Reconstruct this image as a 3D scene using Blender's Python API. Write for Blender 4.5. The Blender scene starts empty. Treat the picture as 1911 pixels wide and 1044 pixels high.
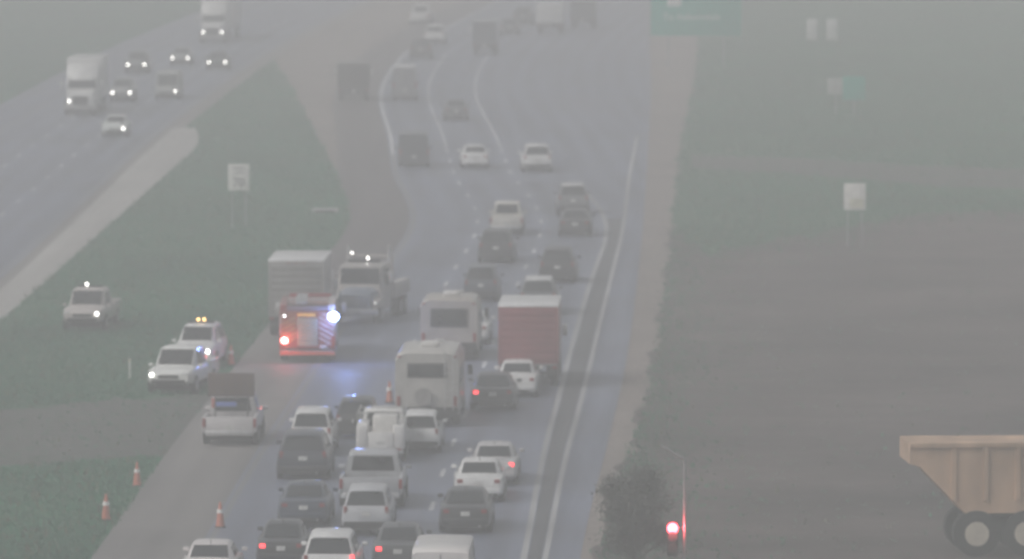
import bpy, bmesh, math, random
import numpy as np
from mathutils import Vector, Matrix
random.seed(7); rng = np.random.default_rng(7)
R = math.radians
scn = bpy.context.scene
C = scn.collection

# ------------------------------------------------------------------ camera
PW, PH = 1911.0, 1044.0          # photograph size, for turning its pixels into places
FPX, CAMH, HORIZ = 14000.0, 28.0, -500.0
PITCH = math.atan((PH / 2 - HORIZ) / FPX)
cam = bpy.data.cameras.new('camera'); cam_o = bpy.data.objects.new('camera', cam); C.objects.link(cam_o)
cam.sensor_width = 36.0; cam.lens = 36.0 * FPX / PW
cam.clip_start = 1.0; cam.clip_end = 9000.0
cam_o.location = (0, 0, CAMH); cam_o.rotation_euler = (R(90) - PITCH, 0, 0)
cam.dof.use_dof = True; cam.dof.focus_distance = 150.0; cam.dof.aperture_fstop = 2.0
scn.camera = cam_o

# ------------------------------------------------------------------ sky, sun, exposure
SUN_EL, SUN_AZ = R(45), R(245)
w = bpy.data.worlds.new('World'); scn.world = w; w.use_nodes = True
nt = w.node_tree; nt.nodes.clear()
sky = nt.nodes.new('ShaderNodeTexSky'); sky.sky_type = 'NISHITA'; sky.sun_disc = False
sky.sun_elevation = SUN_EL; sky.sun_rotation = SUN_AZ; sky.dust_density = 6.0; sky.air_density = 1.2
hs = nt.nodes.new('ShaderNodeHueSaturation'); hs.inputs['Saturation'].default_value = 0.24
bg = nt.nodes.new('ShaderNodeBackground'); bg.inputs['Strength'].default_value = 0.10
wo = nt.nodes.new('ShaderNodeOutputWorld')
nt.links.new(sky.outputs[0], hs.inputs['Color']); nt.links.new(hs.outputs[0], bg.inputs['Color'])
nt.links.new(bg.outputs[0], wo.inputs['Surface'])
sun = bpy.data.lights.new('sun', 'SUN'); sun.energy = 1.0; sun.angle = R(45); sun.color = (1.0, 0.97, 0.93)
sun_o = bpy.data.objects.new('sun', sun); C.objects.link(sun_o)
sd = Vector((math.sin(SUN_AZ) * math.cos(SUN_EL), math.cos(SUN_AZ) * math.cos(SUN_EL), math.sin(SUN_EL)))
sun_o.rotation_euler = sd.to_track_quat('Z', 'Y').to_euler()
sun_o.location = (0, 300, 200)
vs = scn.view_settings
vs.view_transform = 'Standard'; vs.look = 'None'; vs.gamma = 1.0; vs.use_curve_mapping = False
vs.exposure = -0.05
HAZE_DENSITY = 0.00205
cy = scn.cycles
cy.use_denoising = True; cy.volume_bounces = 1; cy.max_bounces = 6; cy.sample_clamp_indirect = 3.0
cy.filter_width = 1.6

# ------------------------------------------------------------------ pixel -> ground
cp, sp = math.cos(PITCH), math.sin(PITCH)
def at(x, y, z=0.0):
    """point at height z on the sight line of photo pixel (x, y)"""
    a = (x - PW / 2) / FPX; b = -(y - PH / 2) / FPX
    d = (a, cp + b * sp, -sp + b * cp)
    t = (z - CAMH) / d[2]
    return Vector((d[0] * t, d[1] * t, z))
def at_depth(x, y, Y):
    a = (x - PW / 2) / FPX; b = -(y - PH / 2) / FPX
    d = (a, cp + b * sp, -sp + b * cp); t = Y / d[1]
    return Vector((d[0] * t, Y, CAMH + d[2] * t))

# ------------------------------------------------------------------ materials
MATS = {}
def new_mat(name):
    m = bpy.data.materials.new(name); m.use_nodes = True
    return m, m.node_tree, m.node_tree.nodes['Principled BSDF']
def noise_tint(m, nt, b, col, amt, scale, stretch=(1, 1, 1), coord='Object', detail=4.0, sock='Base Color'):
    tc = nt.nodes.new('ShaderNodeTexCoord'); mp = nt.nodes.new('ShaderNodeMapping'); mp.inputs['Scale'].default_value = stretch
    nz = nt.nodes.new('ShaderNodeTexNoise'); nz.inputs['Scale'].default_value = scale; nz.inputs['Detail'].default_value = detail
    cr = nt.nodes.new('ShaderNodeMix'); cr.data_type = 'RGBA'
    cr.inputs['A'].default_value = (*[c * (1 - amt) for c in col], 1); cr.inputs['B'].default_value = (*[min(1, c * (1 + amt)) for c in col], 1)
    rp = nt.nodes.new('ShaderNodeMapRange'); rp.inputs['From Min'].default_value = .3; rp.inputs['From Max'].default_value = .7
    nt.links.new(tc.outputs[coord], mp.inputs['Vector']); nt.links.new(mp.outputs[0], nz.inputs['Vector'])
    nt.links.new(nz.outputs[0], rp.inputs['Value']); nt.links.new(rp.outputs[0], cr.inputs['Factor'])
    if sock: nt.links.new(cr.outputs['Result'], b.inputs[sock])
    return cr, nz
def mat(kind, col=(.5, .5, .5), strength=0):
    key = (kind, tuple(round(c, 3) for c in col), strength)
    if key in MATS: return MATS[key]
    m, nt, b = new_mat(kind)
    b.inputs['Base Color'].default_value = (*col, 1)
    if kind == 'paint':
        noise_tint(m, nt, b, col, .12, 2.2)
        b.inputs['Roughness'].default_value = .32; b.inputs['Coat Weight'].default_value = .5; b.inputs['Coat Roughness'].default_value = .12
    elif kind == 'glass':
        b.inputs['Roughness'].default_value = .06; b.inputs['Specular IOR Level'].default_value = .6
        noise_tint(m, nt, b, col, .3, 3.0)
    elif kind == 'rubber':
        b.inputs['Roughness'].default_value = .85; noise_tint(m, nt, b, col, .25, 9.0)
    elif kind == 'plastic':
        b.inputs['Roughness'].default_value = .55; noise_tint(m, nt, b, col, .15, 6.0)
    elif kind == 'metal':
        b.inputs['Metallic'].default_value = .8; b.inputs['Roughness'].default_value = .38; noise_tint(m, nt, b, col, .15, 5.0)
    elif kind == 'matte':
        b.inputs['Roughness'].default_value = .8; noise_tint(m, nt, b, col, .14, 3.0)
    elif kind == 'lit':
        b.inputs['Emission Color'].default_value = (*col, 1); b.inputs['Emission Strength'].default_value = strength
        b.inputs['Base Color'].default_value = (*[min(.8, c) for c in col], 1); b.inputs['Roughness'].default_value = .2
        m.cycles.emission_sampling = 'NONE'
    elif kind == 'lens':
        b.inputs['Roughness'].default_value = .15; noise_tint(m, nt, b, col, .2, 12.0)
    elif kind == 'leaf':
        b.inputs['Roughness'].default_value = .6; noise_tint(m, nt, b, col, .45, 1.3)
    elif kind == 'bark':
        b.inputs['Roughness'].default_value = .9; noise_tint(m, nt, b, col, .35, 7.0)
    MATS[key] = m
    return m
def ground_mat(name, base, other, s1, s2, bump=.25, rough=.9):
    m, nt, b = new_mat(name)
    tc = nt.nodes.new('ShaderNodeTexCoord')
    n1 = nt.nodes.new('ShaderNodeTexNoise'); n1.inputs['Scale'].default_value = s1; n1.inputs['Detail'].default_value = 6
    n2 = nt.nodes.new('ShaderNodeTexNoise'); n2.inputs['Scale'].default_value = s2; n2.inputs['Detail'].default_value = 8
    nt.links.new(tc.outputs['Object'], n1.inputs['Vector']); nt.links.new(tc.outputs['Object'], n2.inputs['Vector'])
    rp = nt.nodes.new('ShaderNodeMapRange'); rp.inputs['From Min'].default_value = .35; rp.inputs['From Max'].default_value = .65
    nt.links.new(n1.outputs[0], rp.inputs['Value'])
    mx = nt.nodes.new('ShaderNodeMix'); mx.data_type = 'RGBA'; mx.inputs['A'].default_value = (*base, 1); mx.inputs['B'].default_value = (*other, 1)
    nt.links.new(rp.outputs[0], mx.inputs['Factor'])
    m2 = nt.nodes.new('ShaderNodeMix'); m2.data_type = 'RGBA'; m2.blend_type = 'MULTIPLY'; m2.inputs['Factor'].default_value = .55
    nt.links.new(mx.outputs['Result'], m2.inputs['A'])
    r2 = nt.nodes.new('ShaderNodeMapRange'); r2.inputs['From Min'].default_value = .3; r2.inputs['From Max'].default_value = .7; r2.inputs['To Min'].default_value = .45; r2.inputs['To Max'].default_value = 1.25
    nt.links.new(n2.outputs[0], r2.inputs['Value']); nt.links.new(r2.outputs[0], m2.inputs['B'])
    nt.links.new(m2.outputs['Result'], b.inputs['Base Color'])
    bp = nt.nodes.new('ShaderNodeBump'); bp.inputs['Strength'].default_value = bump; bp.inputs['Distance'].default_value = .1
    nt.links.new(n2.outputs[0], bp.inputs['Height']); nt.links.new(bp.outputs[0], b.inputs['Normal'])
    b.inputs['Roughness'].default_value = rough
    return m
def asphalt_mat(name, base, amt=.3, rough=.55, lane=True):
    """asphalt: streaks along the driving direction (UV: u across in metres, v along), worn wheel paths, patches"""
    m, nt, b = new_mat(name)
    uv = nt.nodes.new('ShaderNodeTexCoord')
    mp = nt.nodes.new('ShaderNodeMapping'); mp.inputs['Scale'].default_value = (.55, .012, 1)
    nz = nt.nodes.new('ShaderNodeTexNoise'); nz.inputs['Scale'].default_value = 1.6; nz.inputs['Detail'].default_value = 5
    nt.links.new(uv.outputs['UV'], mp.inputs['Vector']); nt.links.new(mp.outputs[0], nz.inputs['Vector'])
    n2 = nt.nodes.new('ShaderNodeTexNoise'); n2.inputs['Scale'].default_value = .09; n2.inputs['Detail'].default_value = 7
    nt.links.new(uv.outputs['Object'], n2.inputs['Vector'])
    n3 = nt.nodes.new('ShaderNodeTexNoise'); n3.inputs['Scale'].default_value = 3.0; n3.inputs['Detail'].default_value = 8
    nt.links.new(uv.outputs['Object'], n3.inputs['Vector'])
    ad = nt.nodes.new('ShaderNodeMath'); ad.operation = 'ADD'; nt.links.new(nz.outputs[0], ad.inputs[0]); nt.links.new(n2.outputs[0], ad.inputs[1])
    a2 = nt.nodes.new('ShaderNodeMath'); a2.operation = 'MULTIPLY_ADD'; a2.inputs[1].default_value = .5
    nt.links.new(n3.outputs[0], a2.inputs[0]); nt.links.new(ad.outputs[0], a2.inputs[2])
    last = a2.outputs[0]
    if lane:
        sx = nt.nodes.new('ShaderNodeSeparateXYZ'); nt.links.new(uv.outputs['UV'], sx.inputs[0])
        ml = nt.nodes.new('ShaderNodeMath'); ml.operation = 'MULTIPLY'; ml.inputs[1].default_value = 4 * math.pi / 3.66
        nt.links.new(sx.outputs[0], ml.inputs[0])
        cs = nt.nodes.new('ShaderNodeMath'); cs.operation = 'COSINE'; nt.links.new(ml.outputs[0], cs.inputs[0])
        a3 = nt.nodes.new('ShaderNodeMath'); a3.operation = 'MULTIPLY_ADD'; a3.inputs[1].default_value = .11
        nt.links.new(cs.outputs[0], a3.inputs[0]); nt.links.new(last, a3.inputs[2]); last = a3.outputs[0]
    rp = nt.nodes.new('ShaderNodeMapRange'); rp.inputs['From Min'].default_value = .9; rp.inputs['From Max'].default_value = 1.6
    nt.links.new(last, rp.inputs['Value'])
    mx = nt.nodes.new('ShaderNodeMix'); mx.data_type = 'RGBA'
    mx.inputs['A'].default_value = (*[c * (1 - amt) for c in base], 1); mx.inputs['B'].default_value = (*[c * (1 + amt) for c in base], 1)
    nt.links.new(rp.outputs[0], mx.inputs['Factor']); nt.links.new(mx.outputs['Result'], b.inputs['Base Color'])
    rr = nt.nodes.new('ShaderNodeMapRange'); rr.inputs['To Min'].default_value = rough - .13; rr.inputs['To Max'].default_value = rough + .15
    nt.links.new(n2.outputs[0], rr.inputs['Value']); nt.links.new(rr.outputs[0], b.inputs['Roughness'])
    bp = nt.nodes.new('ShaderNodeBump'); bp.inputs['Strength'].default_value = .08; bp.inputs['Distance'].default_value = .02
    nt.links.new(n3.outputs[0], bp.inputs['Height']); nt.links.new(bp.outputs[0], b.inputs['Normal'])
    return m

# ------------------------------------------------------------------ object helpers
def tag(o, label=None, cat=None, group=None, kind=None):
    if label: o['label'] = label
    if cat: o['category'] = cat
    if group: o['group'] = group
    if kind: o['kind'] = kind
    return o
def thing(name, label, cat, group=None, loc=(0, 0, 0), rotz=0.0):
    o = bpy.data.objects.new(name, None); C.objects.link(o)
    o.location = loc; o.rotation_euler = (0, 0, rotz); o.empty_display_size = .2
    return tag(o, label, cat, group)
def link(name, me, m, parent=None):
    if m: me.materials.append(m)
    o = bpy.data.objects.new(name, me); C.objects.link(o)
    if parent is not None: o.parent = parent
    return o
class B:
    """collects shapes into one bmesh; .build links it as one mesh object"""
    def __init__(s): s.bm = bmesh.new()
    def box(s, c, d, bev=0.0, rot=None):
        mtx = Matrix.Translation(c) @ (rot.to_4x4() if rot else Matrix.Identity(4)) @ Matrix.Diagonal((*d, 1))
        r = bmesh.ops.create_cube(s.bm, size=1, matrix=mtx)
        if bev > 0:
            es = list({e for v in r['verts'] for e in v.link_edges})
            bmesh.ops.bevel(s.bm, geom=es, offset=bev, segments=2, affect='EDGES', profile=.5)
        return s
    def cyl(s, c, r, depth, axis='X', n=14, r2=None):
        rot = {'X': Matrix.Rotation(R(90), 4, 'Y'), 'Y': Matrix.Rotation(R(90), 4, 'X'), 'Z': Matrix.Identity(4)}[axis]
        bmesh.ops.create_cone(s.bm, cap_ends=True, segments=n, radius1=r, radius2=r if r2 is None else r2, depth=depth, matrix=Matrix.Translation(c) @ rot)
        return s
    def bar(s, p, q, t, n=6):
        p, q = Vector(p), Vector(q); d = q - p
        mtx = Matrix.Translation((p + q) / 2) @ d.to_track_quat('Z', 'Y').to_matrix().to_4x4()
        bmesh.ops.create_cone(s.bm, cap_ends=True, segments=n, radius1=t, radius2=t, depth=d.length, matrix=mtx)
        return s
    def ball(s, c, r, n=8):
        bmesh.ops.create_uvsphere(s.bm, u_segments=n, v_segments=max(4, n // 2), radius=r, matrix=Matrix.Translation(c)); return s
    def loft(s, rings):
        rr = [[s.bm.verts.new(p) for p in ring] for ring in rings]
        n = len(rr[0])
        for a, b in zip(rr, rr[1:]):
            for i in range(n): s.bm.faces.new((a[i], a[(i + 1) % n], b[(i + 1) % n], b[i]))
        s.bm.faces.new(rr[0][::-1]); s.bm.faces.new(rr[-1])
        return s
    def panel(s, pts, th):
        """thin slab over a quad, standing proud of it along its normal"""
        pts = [Vector(p) for p in pts]
        n = (pts[1] - pts[0]).cross(pts[3] - pts[0]).normalized()
        a = [s.bm.verts.new(p - n * .02) for p in pts]; b = [s.bm.verts.new(p + n * th) for p in pts]
        s.bm.faces.new(a[::-1]); s.bm.faces.new(b)
        for i in range(len(pts)): s.bm.faces.new((a[i], a[(i + 1) % len(pts)], b[(i + 1) % len(pts)], b[i]))
        return s
    def prism(s, prof, x0, x1):
        """side profile [(y,z)] extruded across x"""
        a = [s.bm.verts.new((x0, y, z)) for y, z in prof]; b = [s.bm.verts.new((x1, y, z)) for y, z in prof]
        n = len(prof); s.bm.faces.new(a); s.bm.faces.new(b[::-1])
        for i in range(n): s.bm.faces.new((a[i], b[i], b[(i + 1) % n], a[(i + 1) % n]))
        return s
    def build(s, name, m, parent=None, smooth=38):
        bm = s.bm
        bmesh.ops.recalc_face_normals(bm, faces=bm.faces)
        for f in bm.faces: f.smooth = True
        for e in bm.edges: e.smooth = len(e.link_faces) == 2 and e.calc_face_angle(9) < R(smooth)
        me = bpy.data.meshes.new(name); bm.to_mesh(me); bm.free()
        return link(name, me, m, parent)

# ------------------------------------------------------------------ road geometry
def curve(pts, sig=10.0, ext=None):
    """photo pixels along a line on the ground -> smooth X(Y)"""
    P = sorted(((at(x, y).y, at(x, y).x) for x, y in pts))
    if ext: P = sorted(P + ext)
    ys = np.array([p[0] for p in P]); xs = np.array([p[1] for p in P])
    Y = np.arange(40, 1400, 2.0); X = np.interp(Y, ys, xs)
    k = np.exp(-.5 * (np.arange(-40, 41) * 2.0 / sig) ** 2); k /= k.sum()
    Xs = np.convolve(np.pad(X, 40, mode='edge'), k, mode='valid')
    return lambda y: float(np.interp(y, Y, Xs))
LANE = 3.66
L1 = curve([(978, 1044), (985, 1000), (1003, 900), (1012, 850), (1040, 750), (1063, 660), (1085, 580), (1110, 500), (1131, 450),
            (1134, 415), (1112, 377), (1065, 332), (1042, 290), (1022, 250), (996, 215), (980, 191), (971, 161), (975, 134), (990, 100), (1038, 60), (1085, 28), (1130, 0)],
           8.0, [(40, -6.5), (150, -2.8), (1000, 25.0), (1400, 60.0)])
L2 = curve([(1018, 1044), (1030, 980), (1048, 880), (1090, 730), (1120, 600), (1145, 500), (1163, 430), (1174, 330), (1188, 260), (1200, 190), (1203, 100), (1200, 0)], 9.0, [(40, -5.5), (150, -1.9), (1000, 30.0), (1400, 66.0)])
R1 = curve([(1080, 1044), (1100, 950), (1130, 850), (1150, 760), (1170, 680), (1185, 560), (1200, 430), (1208, 300), (1216, 170), (1212, 80), (1210, 0)], 12.0, [(40, -3.5), (150, -.2), (1000, 32.0), (1400, 68.0)])
R2 = curve([(1112, 1044), (1135, 930), (1170, 850), (1200, 760), (1225, 640), (1245, 500), (1258, 380), (1270, 270), (1297, 150), (1305, 60), (1310, 0)], 12.0, [(40, -1.5), (150, 1.0), (1000, 38.0), (1400, 74.0)])
WE = curve([], 20.0, [(40, -29.0), (350, -27.0), (408, -26.2), (519, -25.2), (622, -22.7), (676, -21.0), (784, -15.5), (1000, 3.0), (1400, 36.0)])
def ribbon(name, fl, fr, y0, y1, z, m, parent=None, step=4.0, nx=1, u0=0.0):
    n = max(2, int((y1 - y0) / step) + 1); ys = np.linspace(y0, y1, n)
    V, F, UV = [], [], []
    for y in ys:
        a, b = fl(y), fr(y)
        for i in range(nx + 1):
            x = a + (b - a) * i / nx; V.append((x, y, z)); UV.append((x - a + u0, y))
    for j in range(n - 1):
        for i in range(nx):
            q = j * (nx + 1) + i; F.append((q, q + 1, q + nx + 2, q + nx + 1))
    me = bpy.data.meshes.new(name); me.from_pydata(V, [], F)
    ul = me.uv_layers.new(name='UVMap')
    for lp in me.loops: ul.data[lp.index].uv = UV[lp.vertex_index]
    return link(name, me, m, parent)
off = lambda f, d: (lambda y: f(y) + d)

G_GRASS = ground_mat('grass_ground', (.006, .080, .038), (.040, .118, .058), .05, 1.6, .4)
me = bpy.data.meshes.new('ground'); me.from_pydata([(-2500, -300, 0), (2500, -300, 0), (2500, 5000, 0), (-2500, 5000, 0)], [], [(0, 1, 2, 3)])
tag(link('ground', me, G_GRASS), 'flat green grassy ground around and between the carriageways', 'ground', kind='structure')

A_MAIN = asphalt_mat('asphalt', (.130, .147, .200), .40, .48)
A_SHO = asphalt_mat('shoulder_asphalt', (.175, .166, .160), .35, .6, lane=False)
A_DARK = asphalt_mat('dark_asphalt', (.085, .09, .10), .3, .6, lane=False)
CONC = asphalt_mat('concrete', (.36, .35, .335), .2, .7, lane=False)
SAND = ground_mat('sandy_soil', (.25, .215, .195), (.19, .165, .15), .12, 1.6, .4)
SOIL = ground_mat('bare_soil', (.042, .033, .033), (.100, .079, .076), .09, .5, .9)
PAINT_M = asphalt_mat('weathered_line_paint', (.33, .335, .34), .5, .5, lane=False)
PAINT_O = asphalt_mat('worn_line_paint', (.18, .185, .19), .3, .5, lane=False)
PAINT_W = asphalt_mat('line_paint', (.55, .56, .58), .55, .5, lane=False)

LE = off(L1, -3 * LANE)
eb = tag(ribbon('eastbound_road', off(L1, -3 * LANE - .25), R1, 40, 1395, .008, A_MAIN, nx=2, u0=-.25), 'grey wet asphalt carriageway packed with traffic driving away', 'road', kind='structure')
tag(ribbon('left_shoulder', off(L1, -3 * LANE - 3.7), off(L1, -3 * LANE - .25), 40, 352, .006, A_SHO), 'paved shoulder beside the grass median where emergency vehicles stand', 'shoulder', kind='structure')
tag(ribbon('resurfaced_shoulder', off(L1, -3 * LANE - 3.7), off(L1, -3 * LANE - .25), 352, 1395, .006, asphalt_mat('resurfaced_asphalt', (.098, .088, .088), .35, .65, lane=False)), 'darker brown grey resurfaced shoulder curving away beyond the tow truck', 'shoulder', kind='structure')
wob = lambda f, a: (lambda y: f(y) + a * (math.sin(y * .61) + math.sin(y * .237 + 1) + .8 * math.sin(y * 1.31 + 2)))
tag(ribbon('sandy_verge', off(R1, -.05), wob(R2, .16), 40, 1395, .004, SAND, step=1.2), 'pale sandy strip along the right pavement edge', 'verge', kind='structure')
wb = tag(ribbon('westbound_road', off(WE, -3 * LANE - 3.4), off(WE, .3), 40, 1395, .008, A_MAIN, nx=2), 'far carriageway with traffic driving towards the camera', 'road', kind='structure')
tag(ribbon('median_shoulder', off(WE, .3), off(WE, 1.6), 40, 1395, .006, A_SHO), 'narrow paved strip along the median side of the far carriageway', 'shoulder', kind='structure')
MV = curve([(455, 0), (470, 60), (505, 105), (545, 160), (568, 210), (600, 270), (632, 330), (655, 385), (650, 430)], 8.0, [(40, -8.0), (400, -8.6), (1400, 0.0)])
MVE = lambda y: min(L1(y) - 3 * LANE - 3.6, max(MV(y), WE(y) + 1.5))
tag(ribbon('median_verge', wob(MVE, .14), off(L1, -3 * LANE - 3.55), 432, 1000, .005, SAND, step=1.5), 'brown grey worn band between the left shoulder and the median grass', 'verge', kind='structure')
# pale concrete apron beside the far carriageway, ends rounded about 530 m away
def pad_r(y):
    return -23.3 + (y - 408) * .0205 - (0 if y < 500 else ((y - 500) / 30) ** 2 * 1.6)
tag(ribbon('concrete_apron', off(WE, .9), lambda y: max(WE(y) + .92, pad_r(y)), 300, 531, .010, CONC, step=3), 'pale concrete apron along the median edge of the far carriageway', 'pavement', kind='structure')
# marks
ribbon('edge_line', off(L1, -.1), off(L1, .12), 40, 462, .012, PAINT_M, eb)
ribbon('edge_line', off(L2, -.1), off(L2, .1), 40, 520, .012, PAINT_M, eb)
ribbon('edge_line', off(LE, -.1), off(LE, .12), 498, 1395, .012, PAINT_W, eb)
ribbon('worn_edge_line', off(LE, -.1), off(LE, .12), 40, 498, .012, PAINT_O, eb)
ribbon('rumble_strip', off(L1, .16), lambda y: min(L1(y) + 1.05, L2(y) - .14), 40, 432, .0115, A_DARK, eb)
for k in (1, 2):
    y = 196.0
    while y < 1000:
        if not 505 < y + 1.5 < 655: ribbon('lane_dash', off(L1, -k * LANE - .09), off(L1, -k * LANE + .09), y, y + 3.05, .012, PAINT_W, eb, step=1.6)
        y += 12.19
    ribbon('lane_line', off(L1, -k * LANE - .07), off(L1, -k * LANE + .07), 506, 654, .012, PAINT_W, eb)
ribbon('edge_line', off(WE, -.07), off(WE, .07), 40, 1395, .012, PAINT_O, wb)
ribbon('edge_line', off(WE, -3 * LANE - .09), off(WE, -3 * LANE + .09), 40, 1395, .012, PAINT_O, wb)
for k in (1, 2):
    y = 300.0
    while y < 1000:
        ribbon('lane_dash', off(WE, -k * LANE - .08), off(WE, -k * LANE + .08), y, y + 3.05, .012, PAINT_W, wb, step=1.6); y += 12.19
# paved crossing between the carriageways
def blob(name, pts, z, m, label, cat, jit=.5, sub=6):
    P = [at(x, y) for x, y in pts]; V = []
    for a, b in zip(P, P[1:] + P[:1]):
        for i in range(sub):
            q = a.lerp(b, i / sub); V.append((q.x + random.uniform(-jit, jit) * .35, q.y + random.uniform(-jit, jit) * 3, z))
    me = bpy.data.meshes.new(name); me.from_pydata(V, [], [list(range(len(V)))])
    return tag(link(name, me, m), label, cat, kind='structure')
GRAV = ground_mat('gravel', (.085, .09, .083), (.065, .075, .062), .2, 2.0, .5)
blob('median_crossover', [(-250, 790), (150, 752), (330, 738), (500, 735), (470, 800), (360, 848), (150, 862), (-250, 890)], .0045, GRAV, 'worn grey gravel crossing through the median grass', 'track')
blob('bare_soil', [(1205, 640), (1228, 500), (1246, 425), (1330, 470), (1500, 440), (1700, 400), (2300, 380), (2600, 1500), (1095, 1500), (1098, 1044), (1155, 850)], .003, SOIL, 'dark bare wet earth beside the sandy verge', 'soil', 1.2, 10)
blob('dirt_track', [(1290, 288), (1500, 296), (1760, 312), (2300, 330), (2300, 372), (1760, 348), (1500, 326), (1290, 314)], .0035, GRAV, 'faint pale dirt track crossing the grass', 'track', .5, 8)

# ------------------------------------------------------------------ vehicles
TYRE = mat('rubber', (.018, .018, .019)); RIM = mat('metal', (.34, .34, .35)); GLS = mat('glass', (.018, .021, .024))
BLK = mat('plastic', (.022, .022, .024)); GREY = mat('plastic', (.11, .11, .115)); CHR = mat('metal', (.6, .6, .6))
PLATE = mat('matte', (.6, .6, .58)); REDL = mat('lens', (.25, .012, .012)); HEADL = mat('lens', (.45, .46, .47)); UNDER = mat('matte', (.02, .02, .02))
RED_ON = mat('lit', (1, .05, .06), 4.0); WHITE_ON = mat('lit', (1, .97, .9), 14.0); AMBER_ON = mat('lit', (1, .62, .22), 7.0)
def wheel(p, x, y, r, wd, side):
    t = B().cyl((x, y, r), r, wd, 'X', 18).build('wheel', TYRE, p)
    B().cyl((x + side * (wd / 2 + .006), y, r), r * .62, .03, 'X', 14).cyl((x + side * (wd / 2 + .02), y, r), r * .16, .03, 'X', 8).build('rim', RIM, t)
def lerp_st(st, y):
    if y <= st[0][0]: return st[0][1:]
    for a, b in zip(st, st[1:]):
        if y <= b[0]:
            t = (y - a[0]) / (b[0] - a[0]); return tuple(u + (v - u) * t for u, v in zip(a[1:], b[1:]))
    return st[-1][1:]
def hull_ring(y, zl, zt, hw):
    h = zt - zl
    h1 = [(hw * .86, zl), (hw * .97, zl + h * .12), (hw, zl + h * .45), (hw * .985, zl + h * .74), (hw * .94, zl + h * .93), (hw * .82, zt)]
    return [(-x, y, z) for x, z in h1] + [(0, y, zt + .012)] + [(x, y, z) for x, z in h1[::-1]]
def cab_ring(y, zb, zt, wb, wt):
    h = max(.01, zt - zb); e = min(.07, h * .4)
    h1 = [(wb, zb), (wb + (wt - wb) * .5 + .012, zb + h * .5), (wt + .01, zt - e), (wt - .1, zt - e * .12)]
    return [(-x, y, z) for x, z in h1] + [(0, y, zt + .012)] + [(x, y, z) for x, z in h1[::-1]]
SPEC = {
 'sedan': dict(L=4.75, W=.92, lower=[(0, .40, .82, .76), (.05, .30, .93, .84), (.4, .23, .99, .90), (1.2, .2, 1.0, .92), (2.6, .2, .98, .92), (3.5, .2, .95, .92), (4.25, .22, .86, .90), (4.6, .27, .74, .84), (4.75, .36, .62, .74)],
   cab=[(.62, .95, .985, .74, .70), (1.42, .97, 1.38, .80, .60), (1.9, .97, 1.455, .82, .61), (2.6, .96, 1.45, .82, .61), (3.0, .96, 1.38, .81, .60), (3.85, .92, .945, .76, .68)], rw=(0, 1), ws=(4, 5), side=[(1.25, 2.2), (2.28, 3.2)], wheels=(.95, 3.8), r=.33, light_z=.80, plate_z=.72),
 'suv': dict(L=4.8, W=.95, lower=[(0, .42, .98, .82), (.05, .32, 1.06, .90), (.5, .25, 1.09, .94), (2.4, .24, 1.09, .95), (3.6, .24, 1.08, .95), (4.35, .26, 1.02, .93), (4.68, .33, .88, .86), (4.8, .42, .74, .78)],
   cab=[(.06, 1.03, 1.07, .84, .80), (.42, 1.05, 1.64, .84, .66), (.75, 1.06, 1.735, .85, .66), (2.5, 1.06, 1.75, .85, .67), (2.95, 1.06, 1.68, .85, .66), (3.8, 1.04, 1.07, .8, .72)], rw=(0, 1), ws=(4, 5), side=[(.55, 1.25), (1.32, 2.2), (2.28, 3.15)], wheels=(.95, 3.85), r=.37, light_z=.98, plate_z=.84),
 'van': dict(L=5.7, W=1.0, lower=[(0, .42, 1.08, .92), (.05, .34, 1.12, .98), (.5, .3, 1.14, 1.0), (4.4, .3, 1.14, 1.0), (5.2, .32, 1.08, .98), (5.6, .4, .92, .9), (5.7, .48, .8, .82)],
   cab=[(.03, 1.08, 2.36, .97, .86), (.16, 1.1, 2.46, .98, .88), (.5, 1.1, 2.5, .98, .88), (4.0, 1.1, 2.5, .98, .88), (4.35, 1.1, 2.32, .97, .85), (5.15, 1.06, 1.12, .9, .82)], rw=None, ws=(4, 5), side=[(3.4, 4.35)], wheels=(1.0, 4.6), r=.37, light_z=1.15, plate_z=.8),
 'pickup': dict(L=5.75, W=1.0, lower=[(2.02, .42, 1.12, .97), (4.1, .4, 1.13, .985), (5.2, .42, 1.09, .97), (5.62, .5, .97, .9), (5.75, .56, .86, .84)],
   cab=[(2.06, 1.1, 1.80, .88, .72), (2.2, 1.1, 1.875, .88, .73), (2.6, 1.1, 1.9, .88, .74), (3.55, 1.1, 1.9, .88, .74), (3.8, 1.1, 1.82, .87, .73), (4.5, 1.08, 1.11, .84, .76)], rw=None, ws=(4, 5), side=[(2.2, 3.0), (3.07, 3.9)], wheels=(1.25, 4.75), r=.39, light_z=.93, plate_z=.62),
}
def place(root, L, px, py, facing, yaw=0.0, fn=None, wide=1.0, tall=1.0):
    """facing 'away': (px,py) is where the rear touches the road; 'camera': where the front does"""
    P = at(px, py)
    f = fn or L1
    s = (f(P.y + 6) - f(P.y - 6)) / 12.0
    d = Vector((s, 1, 0)).normalized()
    if facing == 'camera': d = -d
    d = Matrix.Rotation(R(yaw), 3, 'Z') @ d
    root.location = (P.x + d.x * L / 2 * (1 if facing == 'away' else -1), P.y + d.y * L / 2 * (1 if facing == 'away' else -1), .008)
    root.rotation_euler = (0, 0, math.atan2(-d.x, d.y)); root.scale = (wide, 1, tall)
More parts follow.
